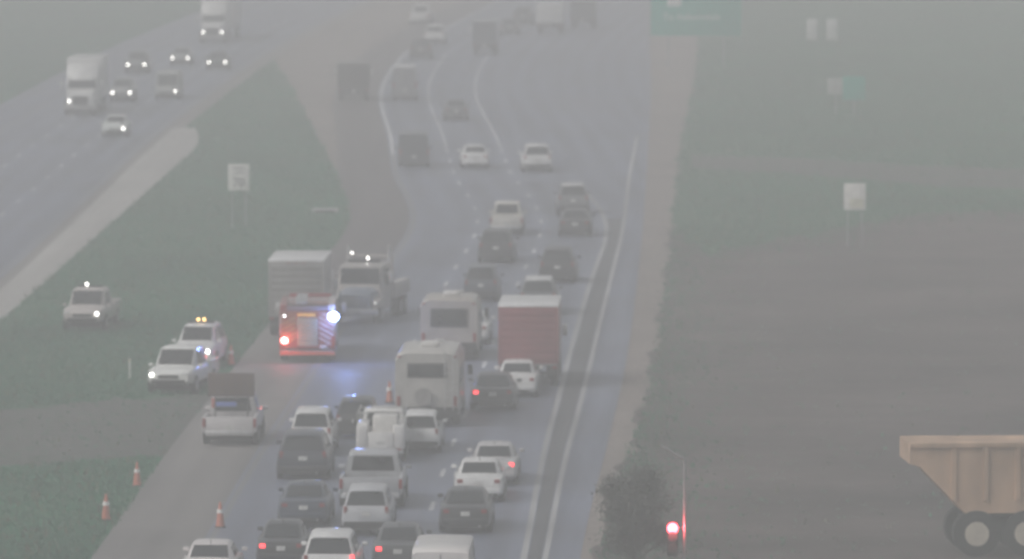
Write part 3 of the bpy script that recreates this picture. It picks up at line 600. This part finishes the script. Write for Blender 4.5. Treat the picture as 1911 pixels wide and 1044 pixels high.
# fire engine
def fire_engine():
    L = 9.0; o = -L / 2; Wd = 2.5; hw = 1.25
    root = thing('fire_engine', 'red fire engine with striped rear and flashing blue and red lights on the shoulder', 'fire engine')
    RED = mat('paint', (.27, .05, .045)); WH = mat('paint', (.50, .44, .45)); YEL = mat('paint', (.36, .22, .07)); ALU = mat('metal', (.55, .56, .57))
    B().box((0, o + 2.75, 1.72), (Wd, 5.5, 1.96), .05).build('body', RED, root)
    B().box((0, o + 6.0, 1.5), (Wd - .3, 1.0, 1.5), .03).build('pump_panel', ALU, root)
    B().loft([[(-hw, y, .55), (-hw, y, 1.7), (-hw + .06, y, zt - .15), (-hw + .25, y, zt), (hw - .25, y, zt), (hw - .06, y, zt - .15), (hw, y, 1.7), (hw, y, .55)] for y, zt in ((o + 6.4, 2.75), (o + 8.4, 2.75), (o + 8.8, 2.65), (o + 9.0, 1.7))]).build('cab', WH, root)
    B().box((0, o + 8.96, 2.1), (2.0, .1, .7), .03).build('windshield', GLS, root)
    # rear: hose bed, panels, diagonal stripes
    B().box((0, o + 1.7, 2.705), (1.7, 3.3, .03)).build('hose_bed', mat('matte', (.07, .062, .075)), root)
    for sx in (-1, 1):
        B().box((sx * 1.07, o + 2.6, 2.86), (.3, 5.1, .34), .03).build('hose_bed_wall', RED if sx < 0 else WH, root)
    B().box((0, o + .04, 2.82), (1.84, .06, .26), .02).build('hose_bed_gate', mat('matte', (.16, .13, .16)), root)
    bk = B().box((0, o - .01, 1.72), (Wd - .12, .04, 1.8), .01).build('rear_panel', RED, root)
    n = 7
    for sx in (-1, 1):
        for i in range(n):
            z = .82 + i * .27
            q = [(sx * .52, o - .034, z + .42), (sx * .52, o - .034, z + .555), (sx * 1.18, o - .034, z + .135), (sx * 1.18, o - .034, z)]
            q = [(x, y, min(2.6, zz)) for x, y, zz in q]
            B().panel(q if sx < 0 else q[::-1], .008).build('chevron_stripe', WH if sx > 0 else YEL, bk)
    B().box((0, o - .04, 1.62), (.92, .06, 1.45), .02).build('rear_compartment_door', mat('metal', (.42, .44, .42)), root)
    for i in range(6): B().box((0, o - .075, 1.02 + i * .24), (.86, .02, .20), .006).build('door_slat', mat('paint', (.36, .34, .24)), root)
    B().box((-.05, o - .09, 2.5), (.8, .06, .14), .02).build('amber_light_bar', mat('lit', (.9, .5, .12), .35), root)
    B().box((0, o - .22, .58), (2.4, .46, .16), .03).build('tail_board', ALU, root)
    B().box((0, o - .46, .55), (2.44, .03, .2)).build('reflector_strip', mat('paint', (.55, .10, .05)), root)
    for sx in (-1, 1):
        tw = B().box((sx * 1.14, o - .04, 1.05), (.18, .08, .62), .02).build('tail_light', REDL, root)
        B().box((sx * 1.2, o - .1, 2.0), (.04, .06, .9), .01).build('grab_rail', CHR, root)
        for wy in (2.0, 7.9): wheel(root, sx * (hw - .2), o + wy, .53, .36, sx)
        for i in range(3): B().box((sx * (hw + .006), o + .9 + i * 1.65, 1.75), (.03, 1.45, 1.5), .01).build('side_compartment_door', mat('metal', (.5, .5, .5)), root)
        B().box((sx * 1.5, o + 8.5, 2.1), (.22, .14, .55), .03).bar((sx * 1.2, o + 8.6, 2.3), (sx * 1.48, o + 8.5, 2.25), .02).build('mirror', CHR, root)
    B().box((-.3, o + 2.6, 3.1), (.5, 5.0, .12), .02).build('ladder', ALU, root)
    B().box((0, o + 7.9, 2.84), (1.9, .4, .18), .04).build('light_bar', mat('lens', (.3, .04, .05)), root)
    B().box((0, o + 4.3, .62), (1.2, 8.0, .3)).build('chassis', UNDER, root)
    B().box((.7, o - .06, .86), (.31, .03, .16)).build('license_plate', PLATE, root)
    # lit lamps (photo: brilliant blue at upper right, red at lower left)
    hb = B().box((1.16, o - .06, 2.42), (.28, .14, .34), .03).build('lamp_housing', BLK, root)
    B().ball((1.16, o - .22, 2.42), .25, 12).build('blue_flasher', mat('lit', (.30, .45, 1.0), 26.0), hb)
    hr = B().box((-1.02, o - .06, 1.18), (.28, .14, .3), .03).build('lamp_housing', BLK, root)
    B().ball((-1.02, o - .17, 1.18), .16, 12).build('red_flasher', mat('lit', (1, .22, .2), 30.0), hr)
    hw2 = B().box((-1.02, o - .06, 2.45), (.2, .1, .2), .02).build('lamp_housing', BLK, root)
    B().ball((-1.02, o - .13, 2.45), .06, 10).build('white_flasher', mat('lit', (1, .9, .9), 8.0), hw2)
    for (x, z, col, pw) in ((1.3, 2.42, (.22, .35, 1.0), 260.0), (-1.02, 1.18, (1, .08, .08), 40.0)):
        l = bpy.data.lights.new('flasher_light', 'POINT'); l.energy = pw; l.color = col; l.shadow_soft_size = .18
        lo = bpy.data.objects.new('flasher_light', l); C.objects.link(lo); lo.parent = root; lo.location = (x + (.5 if x > 0 else 0), o - 1.1, z)
    place(root, L, 574, 678, 'away', yaw=2.2, tall=.86)
fire_engine()

# recovery truck, nose towards the camera
def tow_truck():
    L = 8.2; o = -L / 2; f = L / 2
    root = thing('tow_truck', 'white recovery truck with roof beacons facing the fire engine, nose turned aside', 'tow truck'); P = mat('paint', (.44, .41, .385)); BG = mat('paint', (.20, .24, .31))
    hw = 1.2
    def ring(y, zt, w, zl=.6): return [(-w, y, zl), (-w - .02, y, 1.5), (-w + .1, y, zt - .12), (-w + .26, y, zt), (w - .26, y, zt), (w - .1, y, zt - .12), (w + .02, y, 1.5), (w, y, zl)]
    B().loft([ring(f - 3.6, 2.75, 1.12), ring(f - 2.1, 2.78, 1.12), ring(f - 1.55, 2.72, 1.1), ring(f - 1.35, 1.72, 1.02)]).build('cab', P, root)
    B().loft([ring(f - 1.4, 1.68, .86, .7), ring(f - .5, 1.55, .82, .7), ring(f, 1.4, .76, .7)]).build('hood', BG, root)
    B().panel([(-.92, f - 1.53, 2.56), (.92, f - 1.53, 2.56), (.96, f - 1.38, 1.82), (-.96, f - 1.38, 1.82)][::-1], .03).build('windshield', GLS, root)
    B().box((0, f + .01, 1.05), (1.2, .08, .7), .03).build('grille', mat('metal', (.30, .32, .36)), root)
    B().box((0, f + .08, .58), (2.3, .2, .32), .05).build('front_bumper', CHR, root)
    for sx in (-1, 1):
        B().loft([[(sx * (.84 + a), f - 1.35 + y, z) for a, z in ((0, .7), (0, 1.28 - d), (.36, 1.22 - d), (.38, .8))] for y, d in ((0, .12), (.35, 0), (.9, 0), (1.28, .14))]).build('fender', P, root)
        B().box((sx * 1.0, f - .03, 1.02), (.3, .1, .2), .02).build('headlight', HEADL, root)
        B().ball((sx * 1.0, f + .05, 1.02), .05).build('headlamp', mat('lit', (1, .97, .9), 1.4), root)
        wheel(root, sx * 1.02, f - .75, .5, .3, sx)
        for wy in (1.3, 2.55): wheel(root, sx * 1.0, o + wy, .5, .44, sx)
        B().panel([(sx * 1.13, f - 3.2, 1.75), (sx * 1.13, f - 2.0, 1.75), (sx * 1.06, f - 2.05, 2.5), (sx * 1.06, f - 3.2, 2.5)][::(1 if sx > 0 else -1)], .015).build('side_window', GLS, root)
        B().box((sx * 1.42, f - 1.75, 2.15), (.2, .12, .55), .03).bar((sx * 1.08, f - 1.8, 2.35), (sx * 1.4, f - 1.75, 2.3), .02).build('mirror', CHR, root)
        B().box((sx * .98, o + 2.1, 1.3), (.5, 4.0, .7), .03).build('tool_cabinet', P, root)
        B().cyl((sx * .98, f - 3.72, 2.4), .075, 2.2, 'Z', 10).build('exhaust_stack', CHR, root)
    hb = B().box((0, f - 4.0, 3.0), (2.3, .12, .12), .02).box((-1.08, f - 4.0, 2.2), (.12, .12, 1.6), .02).box((1.08, f - 4.0, 2.2), (.12, .12, 1.6), .02).build('headboard_frame', P, root)
    B().box((0, f - 2.6, 2.84), (1.6, .34, .12), .03).build('light_bar', BLK, root)
    B().ball((-.2, f - 2.42, 2.98), .07).build('beacon', mat('lit', (1, .95, .9), 8.0), root)
    B().ball((.85, f - 3.92, 3.12), .07).build('beacon', mat('lit', (1, .95, .9), 5.0), root)
    B().box((0, o + 2.0, 1.75), (.5, 4.2, .4), .04, Matrix.Rotation(R(8), 3, 'X')).build('boom', mat('paint', (.20, .20, .24)), root)
    B().box((0, 0, .75), (1.0, 7.4, .26)).build('chassis', UNDER, root)
    B().box((.55, f - 4.4, 2.25), (1.1, .5, .9), .04).build('winch_box', BG, root)
    B().box((-.7, f - 4.7, 2.0), (.6, .9, .5), .04).build('equipment_box', mat('paint', (.52, .47, .40)), root)
    B().bar((.95, f - 4.3, 1.6), (.95, f - 4.3, 3.25), .05).build('work_light_pole', CHR, root)
    B().box((1.2, f - 2.9, 1.15), (.1, 1.6, .35), .03).build('fuel_tank', CHR, root)
    place(root, L, 662, 606, 'camera', yaw=-7.5)
tow_truck()

def semi(name, label, px, py, L=18.0, H=4.05, heads=(1, 1), short=False):
    root = thing(name, label, 'semi truck', 'semi trailer trucks on the far carriageway'); P = mat('paint', (.70, .70, .69)); f = L / 2; hw = 1.28
    B().box((0, -f + (L - 3.6) / 2, (1.1 + H) / 2), (2.56, L - 3.6, H - 1.1), .05).build('trailer', mat('paint', (.66, .66, .65)), root)
    B().loft([[(-w, y, .7), (-w, y, 1.6), (-w + .06, y, zt - .2), (-w + .3, y, zt), (w - .3, y, zt), (w - .06, y, zt - .2), (w, y, 1.6), (w, y, .7)] for y, zt, w in ((f - 3.4, 3.7, 1.2), (f - 2.6, 3.6, 1.2), (f - 1.9, 2.85, 1.18), (f - 1.45, 1.85, 1.1))]).build('cab', P, root)
    B().loft([[(-w, y, .75), (-w, y, 1.3), (-w + .2, y, zt), (w - .2, y, zt), (w, y, 1.3), (w, y, .75)] for y, zt, w in ((f - 1.5, 1.8, 1.1), (f - .4, 1.65, 1.05), (f, 1.45, .95))]).build('hood', P, root)
    B().panel([(-.98, f - 1.88, 2.72), (.98, f - 1.88, 2.72), (1.02, f - 1.46, 1.92), (-1.02, f - 1.46, 1.92)][::-1], .04).build('windshield', GLS, root)
    B().box((0, f + .01, 1.1), (1.1, .08, .65), .03).build('grille', BLK, root)
    B().box((0, f + .05, .6), (2.4, .2, .34), .05).build('front_bumper', mat('plastic', (.3, .3, .3)), root)
    for i, sx in enumerate((-1, 1)):
        B().box((sx * .82, f - .02, 1.05), (.3, .12, .22), .02).build('headlight', HEADL, root)
        if heads[i]: B().ball((sx * .82, f + .05, 1.05), .085).build('headlamp', WHITE_ON, root)
        B().box((sx * 1.5, f - 1.7, 2.2), (.2, .12, .65), .03).bar((sx * 1.15, f - 1.75, 2.4), (sx * 1.48, f - 1.7, 2.3), .02).build('mirror', CHR, root)
        for wy in (f - .9, f - 4.2, f - 5.5, -f + 1.5, -f + 2.8): wheel(root, sx * 1.02, wy, .5, .38, sx)
    B().box((0, -.5, .85), (1.0, L - 1.8, .26)).build('chassis', UNDER, root)
    place(root, L, px, py, 'camera', fn=WE)
semi('semi_trailer_truck', 'white semi trailer truck following the dark grey sedan on the far carriageway', 396, 82, heads=(1, 1))
semi('semi_trailer_truck', 'white semi trailer truck beside the pale grey sport utility vehicle in the outer lane', 150, 216, L=10.5, heads=(0, 1))

# orange dump truck at the edge of the soil, facing right
def dump_truck():
    root = thing('dump_truck', 'orange tan off road dump truck standing on the bare soil', 'dump truck')
    OR, _n, _b = new_mat('muddy_paint'); noise_tint(OR, _n, _b, (.50, .335, .225), .28, .9, (1, 1, .4)); _b.inputs['Roughness'].default_value = .6; L = 9.5
    # local x runs along the truck: rear at 0, nose at L; the body rises towards a scow tail
    def pr(prof, y0, y1, name, m, par=root):
        b = B(); a = [b.bm.verts.new((x, y0, z)) for x, z in prof]; c = [b.bm.verts.new((x, y1, z)) for x, z in prof]; n = len(prof)
        b.bm.faces.new(a); b.bm.faces.new(c[::-1])
        for i in range(n): b.bm.faces.new((a[i], c[i], c[(i + 1) % n], a[(i + 1) % n]))
        return b.build(name, m, par)
    bd = pr([(0, 3.2), (0, 3.9), (5.6, 3.9), (5.6, 1.5), (1.9, 1.5), (.35, 3.1)], -1.4, 1.4, 'dump_body', OR)
    for xx in (1.5, 2.6, 3.7, 4.8): B().box((xx, -1.43, 2.9), (.16, .1, 1.9)).build('body_rib', OR, bd)
    B().box((2.8, -1.44, 3.84), (5.6, .12, .14)).build('top_rail', OR, bd)
    B().box((6.7, 0, 2.3), (1.6, 1.8, 1.9), .08).build('cab', OR, root)
    B().box((6.8, -.92, 2.75), (1.2, .04, .7), .02).build('side_window', GLS, root)
    B().box((8.6, 0, 1.6), (2.0, 1.7, 1.1), .1).build('hood', OR, root)
    B().box((5.2, 0, 1.05), (6.6, 1.0, .5)).build('chassis', UNDER, root)
    for xx in (2.3, 4.0, 8.2):
        for sy in (-1, 1):
            t = B().cyl((xx, sy * 1.15, .8), .8, .6, 'Y', 20).build('wheel', TYRE, root)
            B().cyl((xx, sy * 1.47, .8), .42, .06, 'Y', 14).build('rim', mat('paint', (.55, .5, .42)), t)
    P = at(1692, 1042)
    root.location = (P.x, P.y + 1.5, 0); root.rotation_euler = (0, 0, R(4))
dump_truck()

# ------------------------------------------------------------------ street furniture
GALV = mat('metal', (.42, .43, .44))
def text(parent, s, size, loc, m):
    c = bpy.data.curves.new('lettering', 'FONT'); c.body = s; c.size = size; c.align_x = 'CENTER'; c.align_y = 'CENTER'; c.extrude = .006
    t = bpy.data.objects.new('tmp', c); C.objects.link(t); bpy.context.view_layer.update()
    me = bpy.data.meshes.new_from_object(t.evaluated_get(bpy.context.evaluated_depsgraph_get())); bpy.data.objects.remove(t)
    o = link('lettering', me, m, parent); o.location = loc; o.rotation_euler = (R(90), 0, 0); return o
def white_sign(label, px, base, cy_, wpx, hpx, words):
    P = at(px, base); s = FPX / P.y
    root = thing('road_sign', label, 'road sign', 'white road signs in the grass', P)
    zc = (base - cy_) / s; Ww, Hh = wpx / s, hpx / s
    sp_ = B().box((0, 0, zc), (Ww, .02, Hh), .006).build('sign_panel', mat('matte', (.80, .80, .76)), root)
    for sx in (-.32, .32): B().box((sx * Ww, .05, (zc + Hh * .4) / 2), (.07, .06, zc + Hh * .4)).build('post', GALV, root)
    if words:
        bl = mat('matte', (.10, .10, .10))
        text(sp_, 'SPEED', Hh * .19, (0, -.02, zc + Hh * .34), mat('matte', (.3, .3, .3))); text(sp_, 'LIMIT', Hh * .19, (0, -.02, zc + Hh * .16), mat('matte', (.3, .3, .3))); text(sp_, '70', Hh * .46, (0, -.02, zc - Hh * .2), bl)
    else:
        B().box((.08 * Ww, -.014, zc - .24 * Hh), (.62 * Ww, .012, .34 * Hh)).build('sign_patch', mat('matte', (.68, .68, .54)), sp_)
white_sign('white speed limit sign standing in the median grass', 446, 424, 331, 40, 50, True)
white_sign('plain white sign standing in the grass by the bare soil', 1595, 460, 367, 41, 50, False)

P = at(1299, 130); s = FPX / P.y
gs = thing('guide_sign', 'large green guide sign with white shield beside the right pavement edge', 'road sign', loc=P)
GREEN = mat('matte', (.012, .36, .27)); WS = mat('matte', (.85, .86, .85))
gw = 172 / s; zb = 62 / s; gh = 4.3
pn = B().box((0, 0, zb + gh / 2), (gw, .06, gh), .02).build('sign_panel', GREEN, gs)
for sx in (-1, 1): B().box((sx * (gw / 2 - .03), -.036, zb + gh / 2), (.06, .02, gh - .05)).build('border', mat('matte', (.30, .42, .38)), pn)
B().box((0, -.036, zb + .04), (gw - .2, .02, .06)).build('border', mat('matte', (.30, .42, .38)), pn)
B().box(((1258 - 1299) / s, -.04, zb + (68 + 4) / s), (26 / s, .02, 32 / s), .01).build('route_shield', WS, pn)
text(pn, 'To Auburndale', .78, (-.05 * gw, -.045, zb + 36 / s), WS)
for sx in (-.3, .3): B().box((sx * gw, .1, (zb + gh) / 2), (.14, .12, zb + gh)).build('post', GALV, gs)
P = at(1580, 215); s = FPX / P.y
g2 = thing('guide_sign', 'small green roadside sign with a pale left half, standing in the grass', 'road sign', loc=P)
B().box((14 / s, 0, 50 / s), (42 / s, .05, 44 / s), .01).build('sign_panel', GREEN, g2)
B().box((-22 / s, 0, 54 / s), (28 / s, .05, 30 / s), .01).build('side_panel', mat('matte', (.42, .44, .42)), g2)
for x in (-20, 14): B().box((x / s, .06, 32 / s), (.1, .08, 64 / s)).build('post', GALV, g2)
for px, nm in ((1516, 'nearer the large green sign'), (1553, 'farther from the large green sign')):
    P = at(px, 76); s = FPX / P.y
    ub = thing('utility_cabinet', 'tall white utility cabinet in the grass, ' + nm, 'utility cabinet', 'white utility cabinets', P)
    B().box((0, .3, 1.0), (.95, .6, 1.9), .03).build('housing', mat('paint', (.72, .73, .72)), ub)
    B().box((0, -.012, 1.05), (.8, .03, 1.6), .01).build('door', mat('paint', (.68, .69, .68)), ub)
    B().box((.28, -.04, 1.05), (.05, .04, .22)).build('handle', BLK, ub)
    B().box((0, .3, .05), (1.1, .8, .12)).build('plinth', CONC, ub)
# traffic cones
ORA = mat('plastic', (.50, .15, .09)); CW = mat('plastic', (.8, .78, .76))
def cone(label, px, py, k=1.0):
    root = thing('traffic_cone', label, 'traffic cone', 'orange traffic cones around the closed shoulder', at(px, py)); root.scale = (k, k, k)
    B().box((0, 0, .03), (.42, .42, .05), .01).build('base', mat('rubber', (.03, .03, .03)), root)
    B().cyl((0, 0, .50), .17, .92, 'Z', 14, .04).build('cone_body', ORA, root)
    B().cyl((0, 0, .62), .133, .14, 'Z', 14, .113).build('reflective_band', CW, root)
cone('orange traffic cone standing on the shoulder between white sport utility vehicle and fire engine', 431, 682, .95)
cone('orange traffic cone in the grass at the shoulder edge near the gravel crossing', 256, 908, .95)
cone('orange traffic cone deep in the grass left of the shoulder', 198, 972, 1.0)
cone('orange traffic cone on the road beside the beige motorhome', 727, 752, .95)
cone('orange traffic cone on the shoulder close to the pale pinkish sedan', 411, 985, .95)
mp_ = thing('marker_post', 'thin white marker post in the grass beside the white pickup', 'marker post', loc=at(242, 706))
B().box((0, 0, .42), (.1, .03, .86), .01).build('post', mat('plastic', (.62, .64, .6)), mp_)
B().box((0, -.02, .76), (.08, .012, .12)).build('reflector', mat('lens', (.7, .68, .5)), mp_)
P = at(607, 398)
di = thing('drain_inlet', 'low pale concrete drain inlet at the median edge of the shoulder', 'drain', loc=P)
B().box((0, .4, .12), (1.5, .9, .26), .04).build('curb', mat('matte', (.40, .42, .41)), di)
B().box((0, -.06, .1), (1.1, .04, .12)).build('opening', BLK, di)
# traffic signal on a pole (its foot is below the frame)
P = at(1262, 1215)
ts = thing('traffic_signal', 'traffic signal with glowing red lens on a slim grey pole', 'traffic signal', loc=P)
s = FPX / P.y
zr = at_depth(1256, 985, P.y).z; zt = at_depth(1268, 858, P.y).z
B().cyl((.25, 0, zt / 2), .07, zt, 'Z', 12, .05).build('pole', GALV, ts)
B().box((-.12, -.05, zr - .32), (.34, .24, 1.08), .04).build('signal_head', mat('plastic', (.03, .03, .03)), ts)
B().bar((-.05, 0, zr), (.25, 0, zr), .03).bar((-.05, 0, zr - .7), (.25, 0, zr - .7), .03).build('bracket', GALV, ts)
B().cyl((-.12, -.19, zr), .17, .04, 'Y', 18).build('red_lens', mat('lit', (1, .10, .13), 9.0), ts)
for k in (1, 2): B().cyl((-.12, -.18, zr - .33 * k), .12, .03, 'Y', 16).build('dark_lens', mat('lens', (.05, .045, .03)), ts)
for k in range(3): B().cyl((-.12, -.26, zr - .33 * k + .075), .15, .2, 'Y', 16).build('visor', BLK, ts) if k else None
B().bar((.25, 0, zt), (-.5, 0, zt + .45), .035).build('arm', GALV, ts)
l = bpy.data.lights.new('signal_light', 'POINT'); l.energy = 120; l.color = (1, .08, .1); l.shadow_soft_size = .1
lo = bpy.data.objects.new('signal_light', l); C.objects.link(lo); lo.parent = ts; lo.location = (-.12, -.45, zr)

# ------------------------------------------------------------------ vegetation
def tree(label, px, py, h, rad, n, col):
    """several stems from the ground, uneven clumps of leaves from knee height up"""
    P = at(px, py); root = thing('roadside_tree', label, 'tree', loc=P)
    tips = []; tr = B(); tr.cyl((0, 0, h * .18), .09, h * .36, 'Z', 9, .06)
    for i in range(14):
        a = i * 2.4; z0 = h * (.08 + .022 * i); rr_ = rad * random.uniform(.35, 1.0)
        q = Vector((math.cos(a) * rr_, math.sin(a) * rr_, min(h * .93, z0 + h * random.uniform(.12, .5))))
        tr.bar((0, 0, z0), q, .022); tips.append((q, random.uniform(.26, .52)))
    tr.build('trunk', mat('bark', (.07, .058, .048)), root)
    for _ in range(16):
        q = Vector((random.gauss(0, rad * .42), random.gauss(0, rad * .42), h * random.uniform(.2, .72))); tips.append((q, random.uniform(.3, .5)))
    V, F = [], []
    for i in range(n):
        c, r_ = random.choice(tips)
        d = Vector((random.gauss(0, 1), random.gauss(0, 1), random.gauss(0, .8))); p = c + d * (r_ * .55)
        if p.z < .12: continue
        u = Vector((random.gauss(0, 1), random.gauss(0, 1), random.gauss(0, .6))).normalized(); v = u.orthogonal().normalized(); sz = random.uniform(.04, .085)
        b = len(V); V += [p - u * sz, p + v * sz * .45, p + u * sz, p - v * sz * .45]; F.append((b, b + 1, b + 2, b + 3))
    me = bpy.data.meshes.new('crown'); me.from_pydata(V, [], F); link('crown', me, mat('leaf', col), root)
tree('dark leafy young tree growing at the edge of the sandy verge', 1184, 1070, 4.5, 1.0, 17000, (.05, .052, .045))

def tufts(name, label, f_in, dens, hmin, hmax, m):
    """grass blades where f_in(x, y) holds, thinner with distance"""
    N = int(dens)
    Y = 235 + (800 - 235) * rng.random(N) ** 1.35
    X = (rng.random(N) * 2 - 1) * (.0715 * Y + 2)
    ok = f_in(X, Y); X, Y = X[ok], Y[ok]; n = len(X)
    h = hmin + (hmax - hmin) * rng.random(n) ** 2
    verts = np.zeros((n, 3, 3, 3), dtype=np.float32)
    for b in range(3):
        a = rng.random(n) * np.pi; wd = .02 + .035 * rng.random(n); ox = rng.normal(0, .10, n); oy = rng.normal(0, .2, n)
        cx, cy2 = X + ox, Y + oy
        verts[:, b, 0] = np.stack([cx - np.cos(a) * wd, cy2 - np.sin(a) * wd, np.zeros(n)], 1)
        verts[:, b, 1] = np.stack([cx + np.cos(a) * wd, cy2 + np.sin(a) * wd, np.zeros(n)], 1)
        verts[:, b, 2] = np.stack([cx + rng.normal(0, .06, n), cy2 + rng.normal(0, .06, n), h * (.7 + .5 * rng.random(n))], 1)
    V = verts.reshape(-1, 3); T = n * 3
    me = bpy.data.meshes.new(name); me.vertices.add(T * 3); me.vertices.foreach_set('co', V.ravel())
    me.loops.add(T * 3); me.loops.foreach_set('vertex_index', np.arange(T * 3, dtype=np.int32))
    me.polygons.add(T); me.polygons.foreach_set('loop_start', np.arange(0, T * 3, 3, dtype=np.int32)); me.update(calc_edges=True)
    return tag(link(name, me, m), label, 'grass', kind='stuff')
vL = np.vectorize(lambda y: (MVE(y) if y > 432 else L1(y) - 3 * LANE - 3.75)); vW = np.vectorize(lambda y: max(WE(y) + 1.65, pad_r(y) if y < 531 else -99)); vWo = np.vectorize(lambda y: WE(y) - 3 * LANE - 3.5); vR = np.vectorize(R2)
# lookup tables keep this fast
YT = np.arange(200, 820, 2.0); tL, tW, tO, tR = vL(YT), vW(YT), vWo(YT), vR(YT)
soil_poly = np.array([(at(x, y).x, at(x, y).y) for x, y in [(1205, 640), (1228, 500), (1246, 425), (1330, 470), (1500, 440), (1700, 400), (2300, 380), (2600, 1500), (1095, 1500), (1098, 1044), (1155, 850)]])
cross_poly = np.array([(at(x, y).x, at(x, y).y) for x, y in [(-250, 790), (150, 752), (330, 738), (500, 735), (470, 800), (360, 848), (150, 862), (-250, 890)]])
track_poly = np.array([(at(x, y).x, at(x, y).y) for x, y in [(1290, 288), (1500, 296), (1760, 312), (2300, 330), (2300, 372), (1760, 348), (1500, 326), (1290, 314)]])
def inside(poly, X, Y):
    r = np.zeros(len(X), bool); j = len(poly) - 1
    for i in range(len(poly)):
        xi, yi = poly[i]; xj, yj = poly[j]
        c = ((yi > Y) != (yj > Y)) & (X < (xj - xi) * (Y - yi) / (yj - yi + 1e-9) + xi); r ^= c; j = i
    return r
def edge_dist(poly, X, Y):
    d = np.full(len(X), 1e9)
    for (ax, ay), (bx, by) in zip(poly, np.roll(poly, -1, 0)):
        vx, vy = bx - ax, by - ay; t = np.clip(((X - ax) * vx + (Y - ay) * vy) / (vx * vx + vy * vy), 0, 1)
        d = np.minimum(d, np.hypot(X - ax - t * vx, (Y - ay - t * vy) * .35))
    return d
def grass_where(X, Y):
    l, w_, o_, r_ = (np.interp(Y, YT, t) for t in (tL, tW, tO, tR))
    g = ((X > w_) & (X < l)) | (X < o_) | (X > r_)
    return g & ~(inside(soil_poly, X, Y) & (rng.random(len(X)) > .9 * np.exp(-edge_dist(soil_poly, X, Y) / 1.6) + .012)) & ~(inside(cross_poly, X, Y) & (rng.random(len(X)) > .1)) & ~(inside(track_poly, X, Y) & (rng.random(len(X)) > .2))
GB, _nt, _b = new_mat('grass_blades'); noise_tint(GB, _nt, _b, (.012, .140, .068), .35, .12, (1, .35, 1)); _b.inputs['Roughness'].default_value = .7
GD = mat('leaf', (.10, .115, .06))
tufts('grass', 'short green grass covering the median and the verges', grass_where, 360000, .05, .16, GB)
tufts('dry_weeds', 'sparse pale dry weeds sticking out of the grass', grass_where, 16000, .12, .36, GD)

# ------------------------------------------------------------------ haze (rain and mist)
me = bpy.data.meshes.new('haze')
x0, x1, y0, y1, z0, z1 = -2600, 2600, -400, 5100, -1.0, 34.0
me.from_pydata([(x, y, z) for z in (z0, z1) for y in (y0, y1) for x in (x0, x1)], [], [(0, 2, 3, 1), (4, 5, 7, 6), (0, 1, 5, 4), (2, 6, 7, 3), (0, 4, 6, 2), (1, 3, 7, 5)])
hm = bpy.data.materials.new('haze'); hm.use_nodes = True; hn = hm.node_tree; hn.nodes.clear()
pv = hn.nodes.new('ShaderNodeVolumePrincipled'); ho = hn.nodes.new('ShaderNodeOutputMaterial')
pv.inputs['Color'].default_value = (.945, .93, .945, 1); pv.inputs['Density'].default_value = HAZE_DENSITY; pv.inputs['Anisotropy'].default_value = .0
pv.inputs['Density Attribute'].default_value = ''; pv.inputs['Temperature Attribute'].default_value = ''
hn.links.new(pv.outputs[0], ho.inputs['Volume'])
hm.cycles.homogeneous_volume = True
tag(link('haze', me, hm), 'grey rain haze filling the air over the road', 'haze', kind='stuff')
